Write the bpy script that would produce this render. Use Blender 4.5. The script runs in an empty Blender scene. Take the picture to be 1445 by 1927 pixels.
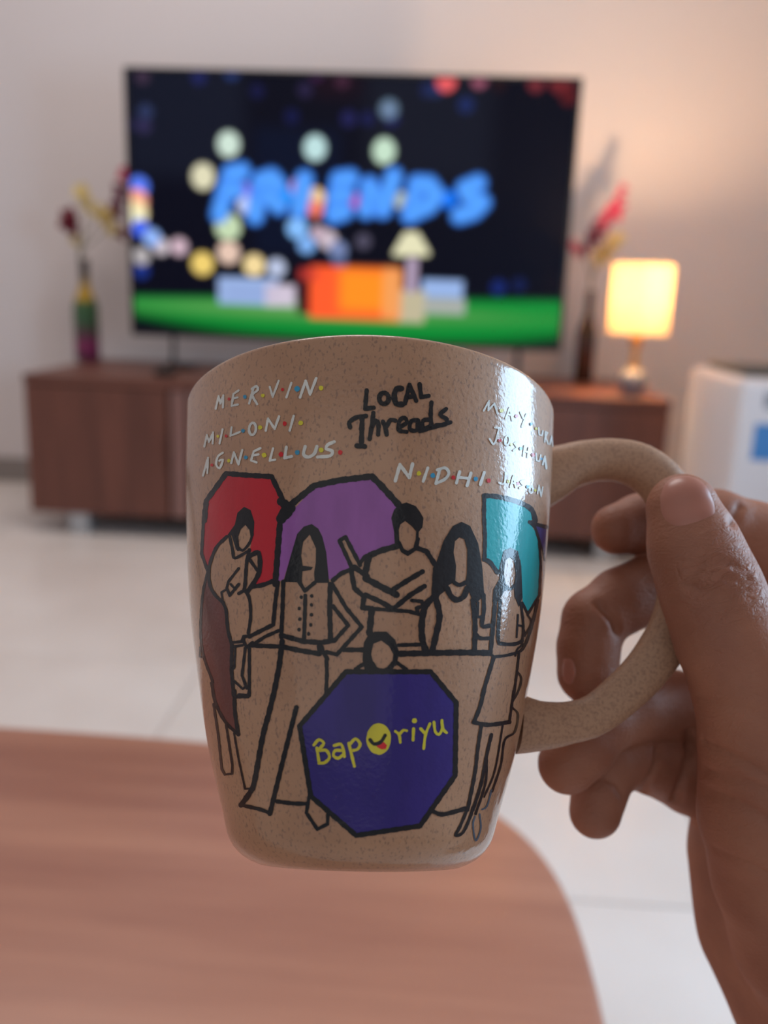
import bpy, bmesh, math, random
import numpy as np
from mathutils import Vector, Matrix
from mathutils.bvhtree import BVHTree
from mathutils.geometry import tessellate_polygon
rnd = random.Random(7)
sc = bpy.context.scene
COL = sc.collection

# ------------------------------------------------------------------ camera
W, H, F = 1445.0, 1927.0, 1685.4
TH, RO, PS = 0.2421, 0.037, -0.0524           # pitch down, roll, yaw
CAM = Vector((0, 0, 0.7006))
FW = Vector((math.sin(PS)*math.cos(TH), math.cos(PS)*math.cos(TH), -math.sin(TH)))
R0 = Vector((math.cos(PS), -math.sin(PS), 0)); U0 = R0.cross(FW)
RT = math.cos(RO)*R0 + math.sin(RO)*U0
UP = -math.sin(RO)*R0 + math.cos(RO)*U0
cd = bpy.data.cameras.new('camera'); cam = bpy.data.objects.new('camera', cd); COL.objects.link(cam)
cam.matrix_world = Matrix(((RT.x, UP.x, -FW.x, CAM.x), (RT.y, UP.y, -FW.y, CAM.y), (RT.z, UP.z, -FW.z, CAM.z), (0, 0, 0, 1)))
cd.sensor_fit = 'HORIZONTAL'; cd.sensor_width = 36; cd.lens = F/W*36; cd.clip_start = .01
cd.dof.use_dof = True; cd.dof.focus_distance = 0.174; cd.dof.aperture_fstop = cd.lens/3.1
sc.camera = cam

# ------------------------------------------------------------------ light
def lin(c):
    return tuple((v/12.92 if v <= .04045 else ((v+.055)/1.055)**2.4) for v in [x/255 for x in c])
wd = bpy.data.worlds.new('world'); sc.world = wd; wd.use_nodes = True
bg = wd.node_tree.nodes['Background']; bg.inputs[0].default_value = (.80, .87, 1.0, 1); bg.inputs[1].default_value = .22
sc.view_settings.view_transform = 'Standard'; sc.view_settings.look = 'None'
sc.view_settings.gamma = 1; sc.view_settings.use_curve_mapping = False; sc.view_settings.exposure = 0.0
XR = 1.17                                          # right wall
def area(name, loc, rot, sx, sy, e, col):
    l = bpy.data.lights.new(name, 'AREA'); l.shape = 'RECTANGLE'; l.size = sx; l.size_y = sy; l.energy = e; l.color = col
    o = bpy.data.objects.new(name, l); COL.objects.link(o); o.location = loc; o.rotation_euler = rot
    return o
area('window_daylight', (XR+.06, .67, .88), (0, math.radians(90), 0), .70, .66, 22, (.50, .75, 1.0))
area('front_fill_light', (-.5, -1.7, 1.6), (math.radians(78), 0, 0), 2.6, 2.0, 6.2, (1.0, .93, .86))  # added soft fill from behind the camera for mug and hand; no real opening
area('overhead_fill_light', (-.5, 1.75, 2.66), (0, 0, 0), 1.2, .9, 25, (1.0, .95, .93))  # unseen fill added overhead to brighten floor, table and back wall

# ------------------------------------------------------------------ helpers
def ray(px, py): return FW + RT*((px-W/2)/F) + UP*(-(py-H/2)/F)
def at(px, py, d): return CAM + ray(px, py)*d            # d = depth along view axis
def on_z(px, py, z): r = ray(px, py); return CAM + r*((z-CAM.z)/r.z)
def on_y(px, py, y): r = ray(px, py); return CAM + r*((y-CAM.y)/r.y)
def link(name, me, mats, parent=None):
    o = bpy.data.objects.new(name, me); COL.objects.link(o)
    for m in (mats if isinstance(mats, (list, tuple)) else [mats]): me.materials.append(m)
    if parent: o.parent = parent
    return o
def obj(name, bm, mats, parent=None, smooth=False, sharp=None):
    me = bpy.data.meshes.new(name); bmesh.ops.recalc_face_normals(bm, faces=bm.faces[:]); bm.to_mesh(me); bm.free()
    if smooth:
        me.shade_smooth()
        if sharp: me.set_sharp_from_angle(angle=math.radians(sharp))
    return link(name, me, mats, parent)
def tag(o, label=None, cat=None, group=None, kind=None):
    if label: o['label'] = label
    if cat: o['category'] = cat
    if group: o['group'] = group
    if kind: o['kind'] = kind
    return o
def thing(name, loc, label, cat, rz=0, group=None):
    o = bpy.data.objects.new(name, None); COL.objects.link(o); o.location = loc; o.rotation_euler = (0, 0, rz)
    o.empty_display_size = .05
    return tag(o, label, cat, group)
def box(bm, x0, x1, y0, y1, z0, z1, bev=0, seg=2):
    v = [bm.verts.new((x, y, z)) for x in (x0, x1) for y in (y0, y1) for z in (z0, z1)]
    fs = [bm.faces.new([v[i] for i in q]) for q in ((0,1,3,2),(4,6,7,5),(0,4,5,1),(2,3,7,6),(0,2,6,4),(1,5,7,3))]
    if bev:
        es = list({e for f in fs for e in f.edges})
        bmesh.ops.bevel(bm, geom=es, offset=bev, segments=seg, affect='EDGES', profile=.5)
    return bm
def bx(*a, **k): return box(bmesh.new(), *a, **k)
def lathe(bm, prof, n=32, c=(0, 0, 0)):
    rings = []
    for r, z in prof:
        rings.append([bm.verts.new((c[0]+r*math.cos(2*math.pi*i/n), c[1]+r*math.sin(2*math.pi*i/n), c[2]+z)) for i in range(n)] if r > 1e-6 else [bm.verts.new((c[0], c[1], c[2]+z))])
    for a, b in zip(rings, rings[1:]):
        for i in range(n):
            j = (i+1) % n
            q = [a[i % len(a)], a[j % len(a)], b[j % len(b)], b[i % len(b)]]
            u = []
            for x in q:
                if x not in u: u.append(x)
            if len(u) > 2: bm.faces.new(u)
    return bm
def tube(bm, pts, rad, n=10, squash=None):
    pts = [Vector(p) for p in pts]; m = len(pts); rad = rad if isinstance(rad, (list, tuple)) else [rad]*m
    prev = None; rings = []
    for i, p in enumerate(pts):
        t = (pts[min(i+1, m-1)] - pts[max(i-1, 0)]).normalized()
        if prev is None: a = t.orthogonal().normalized()
        else: a = (prev - t*prev.dot(t)).normalized()
        prev = a; b = t.cross(a)
        rings.append([bm.verts.new(p + rad[i]*(math.cos(2*math.pi*k/n)*a + math.sin(2*math.pi*k/n)*b)) for k in range(n)])
    for r, s in zip(rings, rings[1:]):
        for k in range(n): bm.faces.new((r[k], r[(k+1) % n], s[(k+1) % n], s[k]))
    bm.faces.new(rings[0][::-1]); bm.faces.new(rings[-1])
    return bm
def crom(P, step):
    P = [Vector(p) for p in P]
    if len(P) < 2: return P
    Q = [2*P[0]-P[1]] + P + [2*P[-1]-P[-2]]; out = []
    for i in range(1, len(Q)-2):
        n = max(1, int((Q[i+1]-Q[i]).length/step))
        for k in range(n):
            t = k/n
            out.append(.5*((2*Q[i]) + (Q[i+1]-Q[i-1])*t + (2*Q[i-1]-5*Q[i]+4*Q[i+1]-Q[i+2])*t*t + (3*Q[i]-Q[i-1]-3*Q[i+1]+Q[i+2])*t**3))
    out.append(P[-1]); return out

# ------------------------------------------------------------------ materials
def mat(name, rgb, rough=.5, metal=0, **k):
    m = bpy.data.materials.new(name); m.use_nodes = True; n = m.node_tree.nodes; b = n['Principled BSDF']
    b.inputs['Base Color'].default_value = (*lin(rgb), 1); b.inputs['Roughness'].default_value = rough; b.inputs['Metallic'].default_value = metal
    for kk, v in k.items(): b.inputs[kk.replace('_', ' ')].default_value = v
    return m
class NT:
    def __init__(s, m): s.m = m; s.t = m.node_tree; s.b = s.t.nodes['Principled BSDF']
    def n(s, typ, **k):
        o = s.t.nodes.new('ShaderNode'+typ)
        for a, v in k.items():
            if a.startswith('_'): setattr(o, a[1:], v)
            else: o.inputs[a.replace('_', ' ')].default_value = v
        return o
    def l(s, a, b): s.t.links.new(a, b)
    def coord(s, scale=(1, 1, 1)):
        c = s.n('TexCoord'); m = s.n('Mapping'); m.inputs['Scale'].default_value = scale; s.l(c.outputs['Object'], m.inputs['Vector']); return m.outputs[0]
    def ramp(s, fac, stops):
        r = s.n('ValToRGB'); s.l(fac, r.inputs[0]); e = r.color_ramp.elements
        while len(e) < len(stops): e.new(.5)
        for x, (p, c) in zip(e, stops): x.position = p; x.color = (*c, 1) if len(c) == 3 else c
        return r.outputs[0]
    def bump(s, h, strength, dist):
        b = s.n('Bump', Strength=strength, Distance=dist); s.l(h, b.inputs['Height']); return b
def wood(name, c1, c2, scale, rough=.45, axis=0):
    m = mat(name, c1, rough); t = NT(m); sc_ = [14, 14, 14]; sc_[axis] = 1.1
    v = t.coord(tuple(x*scale for x in sc_))
    n1 = t.n('TexNoise', Scale=1.2, Detail=6, Roughness=.6, Distortion=.6); t.l(v, n1.inputs['Vector'])
    n2 = t.n('TexNoise', Scale=7, Detail=3, Roughness=.6); t.l(v, n2.inputs['Vector'])
    mx = t.n('Math', _operation='MULTIPLY_ADD'); t.l(n2.outputs[0], mx.inputs[0]); mx.inputs[1].default_value = .3; t.l(n1.outputs[0], mx.inputs[2])
    t.l(t.ramp(mx.outputs[0], [(.45, lin(c2)), (.85, lin(c1))]), t.b.inputs['Base Color'])
    t.l(t.bump(n2.outputs[0], .12, .002).outputs[0], t.b.inputs['Normal'])
    return m
def plaster(name, rgb):
    m = mat(name, rgb, .85); t = NT(m); n = t.n('TexNoise', Scale=60, Detail=4); t.l(t.coord(), n.inputs['Vector'])
    t.l(t.bump(n.outputs[0], .15, .003).outputs[0], t.b.inputs['Normal']); return m
M_wall = plaster('wall_paint', (219, 209, 207)); M_ceil = plaster('ceiling_paint', (230, 228, 225))
M_tile = mat('floor_tile', (226, 215, 207), .28); t = NT(M_tile)
n_ = t.n('TexNoise', Scale=3.0, Detail=5); t.l(t.coord(), n_.inputs['Vector'])
t.l(t.ramp(n_.outputs[0], [(.3, lin((218, 205, 196))), (.7, lin((232, 222, 215)))]), t.b.inputs['Base Color'])
M_grout = mat('grout', (196, 182, 174), .8)
M_base = mat('baseboard_tile', (140, 130, 125), .5)
M_frame = mat('window_frame', (225, 225, 225), .4)
M_cab = wood('cabinet_walnut', (122, 74, 60), (92, 52, 42), 1.0, .42, 0)
M_cabv = wood('cabinet_door_walnut', (118, 70, 56), (90, 52, 42), 1.0, .42, 2)
M_slat = wood('cabinet_slat_wood', (150, 112, 104), (128, 90, 82), 1.0, .35, 2)
M_tab = wood('table_wood', (186, 128, 102), (148, 92, 74), .62, .38, 0)
M_black = mat('black_plastic', (14, 14, 16), .35); M_dark = mat('dark_gap', (20, 15, 15), .8)
M_chrome = mat('brushed_steel', (190, 195, 200), .35, .7)

# ------------------------------------------------------------------ room
YB, XL, YF, ZC = 3.02, -2.4, -1.9, 2.7
def struct(name, bm, m, parent=None):
    o = obj(name, bm, m, parent)
    if not parent: o['kind'] = 'structure'
    return o
struct('wall_back', bx(XL, XR+.12, YB, YB+.12, 0, ZC), M_wall)
struct('wall_left', bx(XL-.12, XL, YF, YB+.12, 0, ZC), M_wall)
struct('ceiling', bx(XL-.12, XR+.12, YF, YB+.12, ZC, ZC+.1), M_ceil)
bm = bmesh.new(); WY0, WY1, WZ0, WZ1 = .30, 1.04, .48, 1.28
for a in ((YF, WY0, 0, ZC), (WY1, YB, 0, ZC), (WY0, WY1, 0, WZ0), (WY0, WY1, WZ1, ZC)): box(bm, XR, XR+.12, *a)
struct('wall_right', bm, M_wall)
bm = bmesh.new()
for a in ((WY0, WY1, WZ0, WZ0+.04), (WY0, WY1, WZ1-.04, WZ1), (WY0, WY0+.04, WZ0, WZ1), (WY1-.04, WY1, WZ0, WZ1)): box(bm, XR+.005, XR+.045, *a, bev=.003)
win = struct('window_1', bm, M_frame)
obj('mullion', bx(XR+.008, XR+.04, .815, .829, WZ0+.04, WZ1-.04), M_frame, win)
obj('window_sill', bx(XR-.05, XR+.06, WY0-.03, WY1+.03, WZ0-.025, WZ0-.001, bev=.004), M_frame, win)
fl = struct('floor', bx(XL-.12, XR+.12, YF, YB+.12, -.05, -.004), M_grout)
TS = .62; TX_ = .80; tx0 = -.415; ty0 = .945; tme = None
for i in range(-4, 3):
    for j in range(-5, 4):
        x0, x1 = max(tx0+i*TX_, XL), min(tx0+(i+1)*TX_, XR); y0, y1 = max(ty0+j*TS, YF), min(ty0+(j+1)*TS, YB)
        if x1-x0 < .02 or y1-y0 < .02: continue
        full = x1-x0 > TX_-1e-4 and y1-y0 > TS-1e-4
        if full and tme:
            o = bpy.data.objects.new('floor_tile', tme); COL.objects.link(o); o.parent = fl
        else:
            o = obj('floor_tile', bx(.0012, x1-x0-.0012, .0012, y1-y0-.0012, -.004, 0, bev=.0012, seg=1), M_tile, fl)
            if full: tme = o.data
        o.location = (x0, y0, rnd.uniform(-.0002, .0002))
struct('baseboard_back', bx(XL, XR, YB-.012, YB, 0, .085, bev=.003), M_base)
struct('baseboard_left', bx(XL, XL+.012, YF, YB-.012, 0, .085, bev=.003), M_base)
struct('baseboard_right', bx(XR-.012, XR, YF, YB-.012, 0, .085, bev=.003), M_base)

# ------------------------------------------------------------------ television cabinet
CX0, CX1, CYF, CYB, CZ0, CZ1 = -1.1215, .6175, 2.385, 2.97, .062, .4472
cab = thing('television_cabinet', ((CX0+CX1)/2, (CYF+CYB)/2, 0), 'long low walnut-brown television cabinet standing against the back wall', 'cabinet')
def C(name, bm, m, par=cab, off=Vector(((CX0+CX1)/2, (CYF+CYB)/2, 0))):
    for v in bm.verts: v.co -= off
    return obj(name, bm, m, par)
C('cabinet_top', bx(CX0, CX1, CYF, CYB, CZ1-.024, CZ1, bev=.002), M_cab)
C('side_panel', bx(CX0+.001, CX0+.022, CYF+.022, CYB, CZ0, CZ1-.0245), M_cabv)
C('side_panel', bx(CX1-.022, CX1-.001, CYF+.022, CYB, CZ0, CZ1-.0245), M_cabv)
C('bottom_panel', bx(CX0+.0225, CX1-.0225, CYF+.022, CYB, CZ0, CZ0+.02), M_cab)
C('back_panel', bx(CX0+.0225, CX1-.0225, CYB-.012, CYB-.001, CZ0+.0205, CZ1-.0245), M_cab)
for xa in (-.66, .145):
    C('divider', bx(xa, xa+.018, CYF+.03, CYB-.0125, CZ0+.0205, CZ1-.0245), M_cabv)
for k, (a, b) in enumerate(((CX0+.002, -.725), (.16, CX1-.002))):
    d = C('door', bx(a, b, CYF+.002, CYF+.021, CZ0+.001, CZ1-.027, bev=.0015), M_cabv)
    hx = b-.012 if k == 0 else a+.004
    C('handle', bx(hx, hx+.008, CYF-.008, CYF+.0015, .2, .3, bev=.002), M_cabv, d)
nx = 17; x = -.721; st = (.156+.721)/nx
for k in range(nx):
    C('slat', bx(x+k*st+.004, x+(k+1)*st-.004, CYF+.004, CYF+.020, CZ0+.001, CZ1-.027, bev=.003), M_slat)
for fx in (CX0+.13, -.25, CX1-.13):
    for fy in (CYF+.045, CYB-.06):
        C('foot', bx(fx-.028, fx+.028, fy-.025, fy+.025, 0, CZ0-.0005, bev=.004), M_chrome)

# ------------------------------------------------------------------ television
TX0, TY, TZ0, TW, TH_ = -.8878, 2.6005, .5501, 1.235, .715
TXC = TX0+TW/2
tv = thing('television', (TXC, TY, CZ1+.0003), 'large flat television showing a night street scene, standing on the long cabinet', 'television')
toff = Vector((TXC, TY, CZ1+.0003))
def TV(name, bm, m, par=tv): return C(name, bm, m, par, toff)
TV('housing', bx(TX0, TX0+TW, TY+.003, TY+.028, TZ0, TZ0+TH_, bev=.003), M_black)
TV('rear_cover', bx(TX0+.25, TX0+TW-.25, TY+.0285, TY+.065, TZ0+.03, TZ0+.42, bev=.01), M_black)
bm = bmesh.new(); bz = .009
for a in ((TX0, TX0+TW, TZ0, TZ0+bz*1.6), (TX0, TX0+TW, TZ0+TH_-bz, TZ0+TH_), (TX0, TX0+bz, TZ0+bz*1.6, TZ0+TH_-bz), (TX0+TW-bz, TX0+TW, TZ0+bz*1.6, TZ0+TH_-bz)): box(bm, a[0], a[1], TY-.004, TY+.0028, a[2], a[3])
TV('bezel', bm, M_black)
for s in (-1, 1):
    xx = TXC+s*.50
    bm = bmesh.new()
    tube(bm, [(xx, TY+.015, TZ0-.001), (xx, TY+.01, CZ1+.03), (xx+s*.01, TY-.11, CZ1+.0075)], .0070, 8)
    tube(bm, [(xx, TY+.01, CZ1+.03), (xx+s*.01, TY+.12, CZ1+.0075)], .0070, 8)
    box(bm, xx-.015, xx+.035, TY-.135, TY-.085, CZ1+.0005, CZ1+.014, bev=.003)
    box(bm, xx-.015, xx+.035, TY+.095, TY+.145, CZ1+.0005, CZ1+.014, bev=.003)
    TV('stand_leg', bm, M_black)
# the picture on the screen, as colours of a fine grid lying in the bezel
NX, NY = 360, 208
SX0, SX1, SZ0, SZ1 = TX0+bz, TX0+TW-bz, TZ0+bz*1.6, TZ0+TH_-bz
def suv(px, py):
    p = on_y(px, py, TY-.0005); return ((p.x-SX0)/(SX1-SX0)*NX, (p.z-SZ0)/(SZ1-SZ0)*NY)
gx, gy = np.meshgrid(np.arange(NX)+.5, np.arange(NY)+.5)
img = np.zeros((NY, NX, 3)); img[:] = lin((3, 4, 20))
PXU = suv(700, 400)[0]-suv(699, 400)[0]
def sm(e0, e1, x): t_ = np.clip((x-e0)/(e1-e0), 0, 1); return t_*t_*(3-2*t_)
def mixin(mask, c):
    global img
    img = img*(1-mask[..., None]) + np.array(lin(c))*mask[..., None]
def disc(px, py, r, c, a=1, asp=1, soft=4):
    u, v = suv(px, py); d = np.hypot((gx-u), (gy-v)/asp)
    mixin((1-sm((r-soft)*PXU, (r+soft)*PXU*.95, d))*a, c)
def rect(x0, x1, y0, y1, c, a=1, soft=8):
    u0, v0 = suv(x0, (y0+y1)/2); u1, _ = suv(x1, (y0+y1)/2); _, va = suv((x0+x1)/2, y0); _, vb = suv((x0+x1)/2, y1); s = soft*PXU/2
    mixin(sm(u0-s, u0+s, gx)*(1-sm(u1-s, u1+s, gx))*sm(vb-s, vb+s, gy)*(1-sm(va-s, va+s, gy))*a, c)
def stroke(pts, w, c, a=1, soft=5):
    P = [suv(*p) for p in pts]; d = np.full(gx.shape, 1e9)
    for (ax, ay), (bx_, by) in zip(P, P[1:]):
        L = (bx_-ax)**2+(by-ay)**2; t_ = np.clip(((gx-ax)*(bx_-ax)+(gy-ay)*(by-ay))/max(L, 1e-9), 0, 1)
        d = np.minimum(d, np.hypot(gx-ax-t_*(bx_-ax), gy-ay-t_*(by-ay)))
    mixin((1-sm((w/2-soft)*PXU, (w/2+soft)*PXU, d))*a, c)
rect(235, 460, 120, 330, (16, 20, 36), .9, 60); rect(690, 925, 130, 340, (17, 20, 34), .9, 60); rect(480, 640, 240, 480, (4, 14, 40), .7, 40)
rect(590, 680, 130, 180, (26, 6, 20), .8, 50)
for a in [(269,143,13,(60,45,65)),(375,143,14,(28,33,85)),(437,134,14,(35,55,110)),(485,170,13,(16,18,60)),(575,168,14,(35,28,60)),(597,138,12,(60,28,70)),(645,150,14,(60,30,50)),(275,209,14,(42,52,88)),(272,236,14,(45,40,75)),(250,232,12,(30,30,60)),(550,218,14,(14,18,62)),(657,222,15,(28,28,75)),(693,222,13,(22,25,70)),(738,222,14,(30,34,85)),(733,204,18,(96,118,140)),(878,196,15,(25,38,85)),(806,168,14,(24,32,72)),(822,168,13,(30,44,85)),(841,152,18,(232,92,96)),(903,150,14,(150,82,104)),(1010,156,15,(112,40,48)),(1058,152,22,(110,34,40)),(1072,180,16,(80,20,26)),(940,158,14,(30,12,20))]: disc(*a)
disc(733,206,11,(110,132,165))
mint=(205,226,212)
disc(431,270,21,mint,1,1.1); disc(594,277,21,(188,222,222),1,1.1); disc(724,283,21,(196,224,200),1,1.12); disc(383,331,22,(222,217,184),1,1.1); disc(430,426,25,(196,217,178))
for a in [(262,350,20,(88,124,245)),(258,376,22,(245,160,140)),(257,398,23,(252,226,170)),(258,412,20,(240,238,200)),(265,428,17,(66,100,235)),(304,463,16,(200,188,196)),(287,446,17,(145,180,245)),(338,463,17,(205,176,190)),(267,508,16,(24,46,125)),(267,481,17,(176,170,172)),(431,474,22,(228,196,178)),(382,495,22,(238,206,112)),(479,498,21,(242,216,156)),(521,503,18,(184,194,222)),(618,450,18,(204,188,200)),(600,438,15,(190,165,180)),(637,470,18,(120,134,178)),(685,453,15,(76,72,92)),(560,428,20,(132,188,250)),(578,459,17,(124,174,238)),(640,492,14,(70,90,130)),(939,540,15,(16,34,100)),(978,535,14,(12,24,70))]: disc(*a)
# title: seven hand-brushed letters with dots between
B1, B2 = (70, 140, 250), (92, 172, 252)
disc(461,357,14,(140,110,225)); disc(594,372,20,(235,200,150)); disc(594,392,16,(235,120,100)); disc(464,385,17,(190,205,250)); disc(671,377,14,(190,20,110)); disc(755,375,15,(180,185,140)); disc(540,367,14,(0,150,250)); disc(845,374,16,(10,116,245)); disc(564,352,18,(190,140,190))
for P in ([(436,326),(425,360),(414,402)], [(436,327),(456,321)], [(428,360),(446,355)], [(492,340),(486,372),(481,405)], [(492,340),(512,332),(524,346),(508,362),(496,364)], [(504,366),(526,386)],
          [(574,336),(570,362),(563,394)], [(640,338),(633,368),(630,402)], [(640,338),(660,334)], [(634,368),(652,364)], [(630,402),(650,396)],
          [(696,348),(690,394)], [(696,350),(720,392)], [(742,331),(722,392)], [(786,346),(780,372),(772,402)], [(786,346),(808,346),(823,366),(808,386),(774,401)],
          [(900,344),(876,354),(884,368),(908,380),(892,396),(866,404)]):
    stroke(P, 33, B1, 1, 6); stroke(P, 18, B2, .7, 8)
# lawn, sofa and lamp
gyp = gx*0; 
u0, va = suv(245, 557); u1, vb = suv(1060, 566); top = va+(gx-u0)/(u1-u0)*(vb-va)
_, vc = suv(245, 594); _, vd = suv(1055, 640); _, ve = suv(650, 650); tt = (gx-u0)/(u1-u0)
bot = vc*(1-tt)**1+vd*tt; bot = bot+(ve-(vc+vd)/2)*4*tt*(1-tt)
m_ = sm(-4, 4, top-gy)*sm(-4, 5, gy-bot)
img = img*(1-m_[..., None])+(np.array(lin((0, 136, 50)))*m_[..., None])*(.45+.55*sm(0, 14, gy-bot))[..., None]
band = np.exp(-((gy-(top-6-10*tt))/7)**2)*np.exp(-((tt-.45)/.38)**2)*m_
img = img*(1-.75*band[..., None])+np.array(lin((110, 165, 90)))*.75*band[..., None]
rect(412, 525, 522, 572, (150, 174, 222)); rect(500, 556, 535, 575, (206, 194, 212)); rect(795, 872, 526, 560, (150, 178, 228)); rect(790, 876, 560, 590, (165, 170, 165)); rect(430, 520, 548, 553, (110, 120, 180), .5, 3)
rect(560, 600, 505, 590, (60, 18, 24)); rect(748, 800, 545, 606, (190, 180, 150)); rect(584, 752, 502, 600, (255, 92, 44), 1, 10); rect(640, 745, 508, 585, (255, 150, 30), .85, 30); rect(722, 756, 505, 600, (240, 160, 92), .9, 18); rect(565, 600, 505, 525, (200, 60, 50), .8, 12)
rect(766, 786, 484, 550, (176, 156, 182), 1, 5)
for k in range(14):
    f = k/13; w_ = 9+21*f; stroke([(775-w_, 440+36*f), (775+w_, 440+36*f)], 9, (228, 224, 186), .9, 3)
bm = bmesh.new(); vs = [[bm.verts.new((SX0+(SX1-SX0)*i/NX, TY, SZ0+(SZ1-SZ0)*j/NY)) for i in range(NX+1)] for j in range(NY+1)]
for j in range(NY):
    for i in range(NX): bm.faces.new((vs[j][i], vs[j][i+1], vs[j+1][i+1], vs[j+1][i]))
M_scr = mat('screen_picture', (3, 3, 5), .4, Specular_IOR_Level=.12); t = NT(M_scr)
at_ = t.n('Attribute'); at_.attribute_name = 'picture'; t.l(at_.outputs['Color'], t.b.inputs['Emission Color']); t.b.inputs['Emission Strength'].default_value = 1.05
scr = TV('screen', bm, M_scr)
ca = scr.data.color_attributes.new('picture', 'FLOAT_COLOR', 'CORNER')
idx = np.empty(len(scr.data.loops), np.int32); scr.data.loops.foreach_get('vertex_index', idx)
co = np.empty(len(scr.data.vertices)*3, np.float32); scr.data.vertices.foreach_get('co', co); co = co.reshape(-1, 3)
ii = np.clip(((co[:, 0]+toff.x-SX0)/(SX1-SX0)*NX).round().astype(int), 0, NX-1); jj = np.clip(((co[:, 2]+toff.z-SZ0)/(SZ1-SZ0)*NY).round().astype(int), 0, NY-1)
vc_ = np.c_[img[jj, ii], np.ones(len(ii))].astype(np.float32)
ca.data.foreach_set('color', vc_[idx].ravel())

# ------------------------------------------------------------------ bottles with flowers on the cabinet
M_stem = mat('green_stem', (92, 92, 55), .6); M_red = mat('dark_red_petal', (120, 22, 44), .6); M_yel = mat('yellow_petal', (225, 200, 130), .6)
M_pink = mat('pink_petal', (205, 84, 120), .6); M_plum = mat('plum_petal', (112, 40, 74), .6); M_cream = mat('cream_petal', (235, 215, 150), .6)
def flower(par, pos, r, m, n=5, seed=0, name='flower'):
    bm = bmesh.new(); q = random.Random(seed); r *= 1.45
    for k in range(n):
        a = 2*math.pi*k/n+q.uniform(-.2, .2); tl = q.uniform(.3, .8)
        d = Vector((math.cos(a)*math.cos(tl), -math.sin(tl), math.sin(a)*math.cos(tl))); s = d.orthogonal().normalized(); up = d.cross(s)
        rings = []
        for i in range(5):
            f = i/4; w = r*.42*math.sin(math.pi*(.12+.86*f)); c = pos+d*r*f+up*(r*.25*f*f)
            rings.append([bm.verts.new(c+s*w*x+up*(abs(x)*w*.3)) for x in (-1, 0, 1)])
        for a_, b_ in zip(rings, rings[1:]):
            for j in range(2): bm.faces.new((a_[j], a_[j+1], b_[j+1], b_[j]))
    bmesh.ops.create_icosphere(bm, subdivisions=1, radius=r*.2, matrix=Matrix.Translation(pos))
    o = obj(name, bm, m, par); o.modifiers.new('s', 'SOLIDIFY').thickness = .0012
    return o
def painted_bottle(name, colours):
    m = mat(name, (40, 34, 32), .35); t = NT(m); tc = t.n('TexCoord'); sp = t.n('SeparateXYZ'); t.l(tc.outputs['Object'], sp.inputs[0])
    nz = t.n('TexNoise', Scale=25.0, Detail=2); t.l(tc.outputs['Object'], nz.inputs['Vector'])
    ad = t.n('Math', _operation='MULTIPLY_ADD'); t.l(nz.outputs[0], ad.inputs[0]); ad.inputs[1].default_value = .06; t.l(sp.outputs['Z'], ad.inputs[2])
    mr = t.n('MapRange'); mr.inputs['From Min'].default_value = .03; mr.inputs['From Max'].default_value = .33; t.l(ad.outputs[0], mr.inputs['Value'])
    t.l(t.ramp(mr.outputs[0], colours), t.b.inputs['Base Color']); return m
BP = [(0, 0), (.034, 0), (.0365, .004), (.0365, .155), (.033, .175), (.020, .205), (.0145, .225), (.0135, .285), (.0155, .287), (.0155, .297), (.0115, .297), (.0105, .28), (0, .279)]
g = on_y(165, 667, 2.84); g.z = CZ1+.0004; zl = 1.06
b1 = thing('flower_bottle', g, 'dark bottle painted yellow, green and magenta, with red and yellow flowers, left of the television', 'vase')
mb = painted_bottle('painted_bottle', [(0, lin((60, 30, 40))), (.16, lin((140, 46, 96))), (.28, lin((92, 60, 70))), (.42, lin((54, 92, 60))), (.6, lin((60, 96, 56))), (.68, lin((190, 150, 40))), (.8, lin((176, 140, 52))), (.86, lin((72, 66, 62))), (1, lin((74, 68, 66)))])
obj('bottle', lathe(bmesh.new(), [(r*1.05, z*zl) for r, z in BP], 32), mb, b1, True, 50)
def loc(px, py, base, dy=0): return on_y(px, py, base.y+dy)-base
def stems(par, base, paths, m, rad=.0022):
    for P in paths: obj('stem', tube(bmesh.new(), crom([loc(x, y, base, dy) for x, y, dy in P], .01), rad, 6), m, par, True)
mouth = lambda base, s=0: (base.x+s, base.y)
hx, hz = 150, 478
stems(b1, g, [[(153, 540, 0), (150, 490, 0), (146, 450, .0), (136, 420, -.01)], [(155, 540, 0), (152, 480, 0), (160, 420, .01), (160, 375, .02)], [(154, 540, 0), (152, 475, 0), (175, 425, .02), (200, 405, .03)], [(154, 540, 0), (153, 478, .0), (190, 440, .03), (222, 390, .05), (232, 330, .06)]], M_stem)
for k, (x, y, dy, r, m) in enumerate([(133, 415, -.01, .030, M_red), (142, 425, -.012, .022, M_red), (125, 421, -.005, .020, M_red), (157, 366, .02, .026, M_cream), (166, 385, .02, .020, M_cream), (192, 402, .03, .026, M_cream), (205, 412, .03, .024, M_yel), (212, 432, .03, .018, M_cream), (224, 395, .05, .026, M_plum), (230, 360, .055, .024, M_plum), (234, 330, .06, .020, M_pink), (232, 440, .05, .02, M_red)]):
    flower(b1, loc(x, y, g, dy), r, m, 5, k)
flower(b1, loc(144, 452, g), .017, M_yel, 5, 40)
g = on_y(1098, 700, 2.84); g.z = CZ1+.0004
b2 = thing('flower_bottle', g, 'plain dark brown bottle holding pink orchids and yellow flowers, between television and lamp', 'vase')
obj('bottle', lathe(bmesh.new(), [(r*.82, z*.93) for r, z in BP], 32), mat('brown_glass', (48, 28, 26), .2), b2, True, 50)
stems(b2, g, [[(1108, 580, 0), (1112, 530, 0), (1125, 470, 0), (1150, 410, .0), (1172, 350, .01)], [(1108, 580, 0), (1114, 520, 0), (1135, 480, -.01), (1160, 460, -.01)], [(1108, 580, 0), (1110, 520, 0), (1098, 480, .0), (1086, 462, .0)]], M_stem)
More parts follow.
